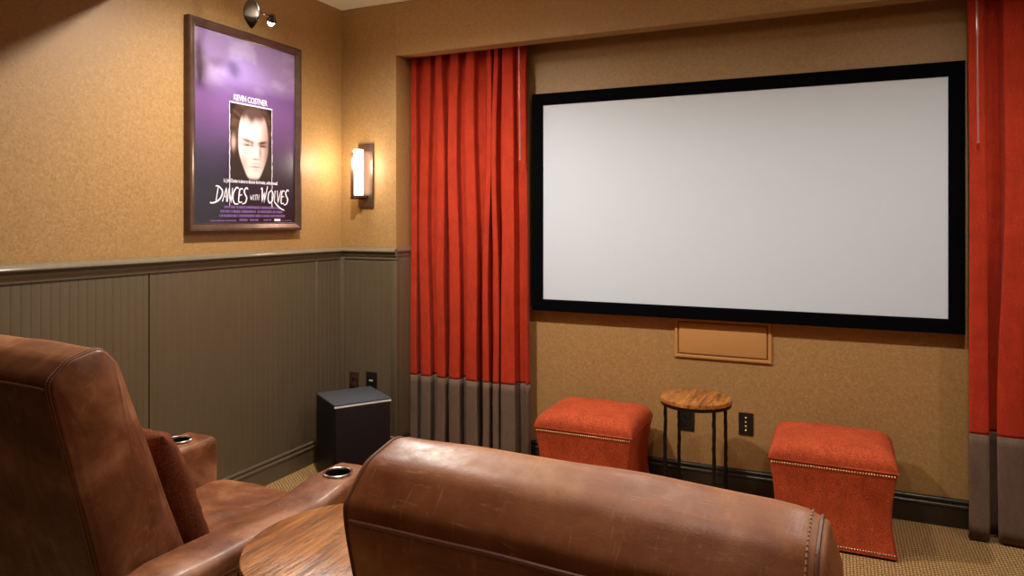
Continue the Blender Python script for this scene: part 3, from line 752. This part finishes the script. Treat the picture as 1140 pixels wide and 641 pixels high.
fs = [(j*(ny+1)+i, j*(ny+1)+i+1, (j+1)*(ny+1)+i+1, (j+1)*(ny+1)+i) for j in range(nz) for i in range(ny)]
pr = mk('poster_sheet', vs, fs, M['print'], t, None, False)
ca = pr.data.color_attributes.new('print', 'FLOAT_COLOR', 'POINT')
ca.data.foreach_set('color', [q for c_ in cols for q in (*c_, 1)])
for p in pr.data.polygons: p.use_smooth = True
b = bmesh.new(); box(b, .004, .020, IY0-oy-.005, IY1-oy+.005, IZ0-oz-.005, IZ1-oz+.005); frombm('backing_board', b, M['plastic'], t)
def ribbon(b, pts, wd, x=.0228):
    """flat pen stroke in poster coordinates (y, z); wd = width or list"""
    P = [Vector(p) for p in pts]; L, R = [], []
    for i, p in enumerate(P):
        a = P[max(0, i-1)]; c_ = P[min(len(P)-1, i+1)]; d = (c_-a).normalized(); nn = Vector((-d.y, d.x))
        f = i/(len(P)-1); ww = wd*(.45+.55*math.sin(PI*min(1, max(0, .12+f*.76))))/2
        L.append(b.verts.new((x, p.x+nn.x*ww-oy, p.y+nn.y*ww-oz))); R.append(b.verts.new((x, p.x-nn.x*ww-oy, p.y-nn.y*ww-oz)))
    for i in range(len(P)-1): b.faces.new((L[i], R[i], R[i+1], L[i+1]))
def curve(ctrl, k=8):
    """Catmull-Rom through the control points"""
    P = [ctrl[0]]+list(ctrl)+[ctrl[-1]]; out = []
    for i in range(1, len(P)-2):
        p0, p1, p2, p3 = [Vector(q) for q in P[i-1:i+3]]
        for q in range(k):
            s = q/k; out.append(.5*((2*p1)+(p2-p0)*s+(2*p0-5*p1+4*p2-p3)*s*s+(-p0+3*p1-3*p2+p3)*s**3))
    out.append(Vector(ctrl[-1])); return out
def glyphs(b, defs, x0, z0, sx, sz, wd):
    for strokes, gx in defs:
        for st in strokes: ribbon(b, [(x0+(gx+p.x+.12*p.y)*sx, z0+p.y*sz) for p in curve([(a, c_) for a, c_ in st])] if len(st) > 2 else [(x0+(gx+a+.12*c_)*sx, z0+c_*sz) for a, c_ in st for _ in (0,)], wd)
D_ = [[(.25, 1.0), (.12, .05)], [(-.05, 1.02), (.3, 1.0), (.72, .7), (.62, .3), (.25, .02), (-.2, -.1), (-.5, -.08)]]
A_ = [[(.0, 0), (.32, .95)], [(.32, .95), (.45, 0)], [(.08, .35), (.44, .35)]]
N_ = [[(0, 0), (.05, .9)], [(.05, .9), (.42, -.05)], [(.42, -.05), (.46, .95)]]
C_ = [[(.62, .92), (.35, .98), (.05, .6), (.05, .2), (.3, -.12), (.7, -.12)]]
E_ = [[(.45, .9), (.12, .88), (.05, .45), (.08, .02), (.45, .0)], [(.07, .47), (.38, .5)]]
S_ = [[(.5, .9), (.3, 1.0), (.08, .78), (.22, .52), (.42, .3), (.3, -.02), (-.05, -.12)]]
W_ = [[(-.05, .95), (.12, 1.02), (.18, .5), (.2, 0)], [(.2, 0), (.45, .8)], [(.45, .8), (.48, 0)], [(.48, 0), (.8, 1.2)]]
O_ = [[(.4, .9), (.08, .7), (.05, .25), (.3, 0), (.62, .2), (.66, .65), (.4, .9), (.3, .88)]]
L_ = [[(.1, .9), (.08, .1)], [(.08, .1), (.4, -.1), (.9, -.35), (1.5, -.52)]]
V_ = [[(0, .92), (.2, 0)], [(.2, 0), (.5, .95)]]
b = bmesh.new(); TZ = 1.523; U = .0585; HZ = .075
glyphs(b, [(D_, 0), (A_, .80), (N_, 1.33), (C_, 1.87), (E_, 2.52), (S_, 3.05)], 2.600, TZ, U*1.02, HZ, .0085)
glyphs(b, [(W_, 0), (O_, .92), (L_, 1.72), (V_, 2.10), (E_, 2.66), (S_, 3.18)], 2.905, TZ, U*.98, HZ, .0085)
i_ = [[(.1, .8), (.08, 0)]]; t_ = [[(.2, .95), (.18, 0)], [(0, .75), (.42, .8)]]; h_ = [[(0, .95), (0, 0)], [(.35, .9), (.35, 0)], [(0, .48), (.35, .48)]]; w_ = [[(0, .8), (.12, 0)], [(.12, 0), (.25, .6)], [(.25, .6), (.38, 0)], [(.38, 0), (.5, .85)]]
glyphs(b, [(w_, 0), (i_, .6), (t_, .85), (h_, 1.35)], 2.832, TZ+.012, .036, .034, .0045)
frombm('title_lettering', b, M['whiteprint'], t, None)
def text(name, s, y, z, size, m, sx=1.0, x=.0226):
    cu = bpy.data.curves.new(name, 'FONT'); cu.body = s; cu.size = size; cu.align_x = 'CENTER'; cu.align_y = 'CENTER'
    cu.space_character = .92; cu.offset = size*.012
    o = bpy.data.objects.new(name, cu); C.objects.link(o); bpy.context.view_layer.update()
    me = bpy.data.meshes.new_from_object(o.evaluated_get(bpy.context.evaluated_depsgraph_get())); bpy.data.objects.remove(o)
    me.materials.clear()
    for v_ in me.vertices: v_.co = Vector((x, y-oy+v_.co.x*sx, z-oz+v_.co.y))
    return link(name, me, m, t)
text('name_lettering', 'KEVIN COSTNER', 2.838, 2.056, .043, M['whiteprint'], .78)
text('tagline_lettering', 'Lt. John Dunbar is about to discover the frontier...within himself.', 2.845, 1.630, .026, M['whiteprint'], .62)
# irregular white keyline round the portrait
b = bmesh.new(); rnd = random.Random(4)
q = [b.verts.new((.0225, y_-oy, z_-oz)) for y_, z_ in ((RY0-.003, RZ1-.003), (RY1+.003, RZ1-.003), (RY1+.003, RZ1+.004), (RY0-.003, RZ1+.004))]; b.faces.new(q)
for yy in (RY0, RY1):
    for k in range(26):
        z1 = RZ1-(RZ1-1.50)*k/26; w2 = rnd.uniform(.0025, .0055); bb = yy+rnd.uniform(-.0012, .0012)
        q = [b.verts.new((.0225, yy_-oy, z_-oz)) for yy_, z_ in ((bb-w2/2, z1), (bb+w2/2, z1), (bb+w2/2, z1-.0215), (bb-w2/2, z1-.0215))]; b.faces.new(q)
frombm('portrait_keyline', b, M['whiteprint'], t, None)
# credit block: rows of tiny condensed marks, too small to read
b = bmesh.new()
def marks(y0, y1, z, hh):
    y = y0
    while y < y1:
        w2 = rnd.uniform(.0018, .0034)
        if rnd.random() < .12: y += .004; continue
        q = [b.verts.new((.0226, y_-oy, z_-oz)) for y_, z_ in ((y, z-hh/2), (y+w2, z-hh/2), (y+w2, z+hh/2*rnd.uniform(.7, 1)), (y, z+hh/2))]; b.faces.new(q); y += w2+rnd.uniform(.0008, .0016)
marks(2.655, 3.060, 1.497, .014); marks(2.635, 3.080, 1.475, .014); marks(2.630, 3.090, 1.453, .014)
marks(2.570, 2.740, 1.428, .007); marks(2.760, 2.815, 1.431, .012); marks(2.83, 2.89, 1.431, .011); marks(2.93, 2.985, 1.431, .010); marks(3.065, 3.14, 1.428, .004)
frombm('credit_lines', b, M['purpleprint'], t, None)
b = bmesh.new(); box(b, .0224, .0227, 3.010-oy, 3.056-oy, 1.425-oz, 1.437-oz); frombm('studio_mark', b, M['whiteprint'], t)
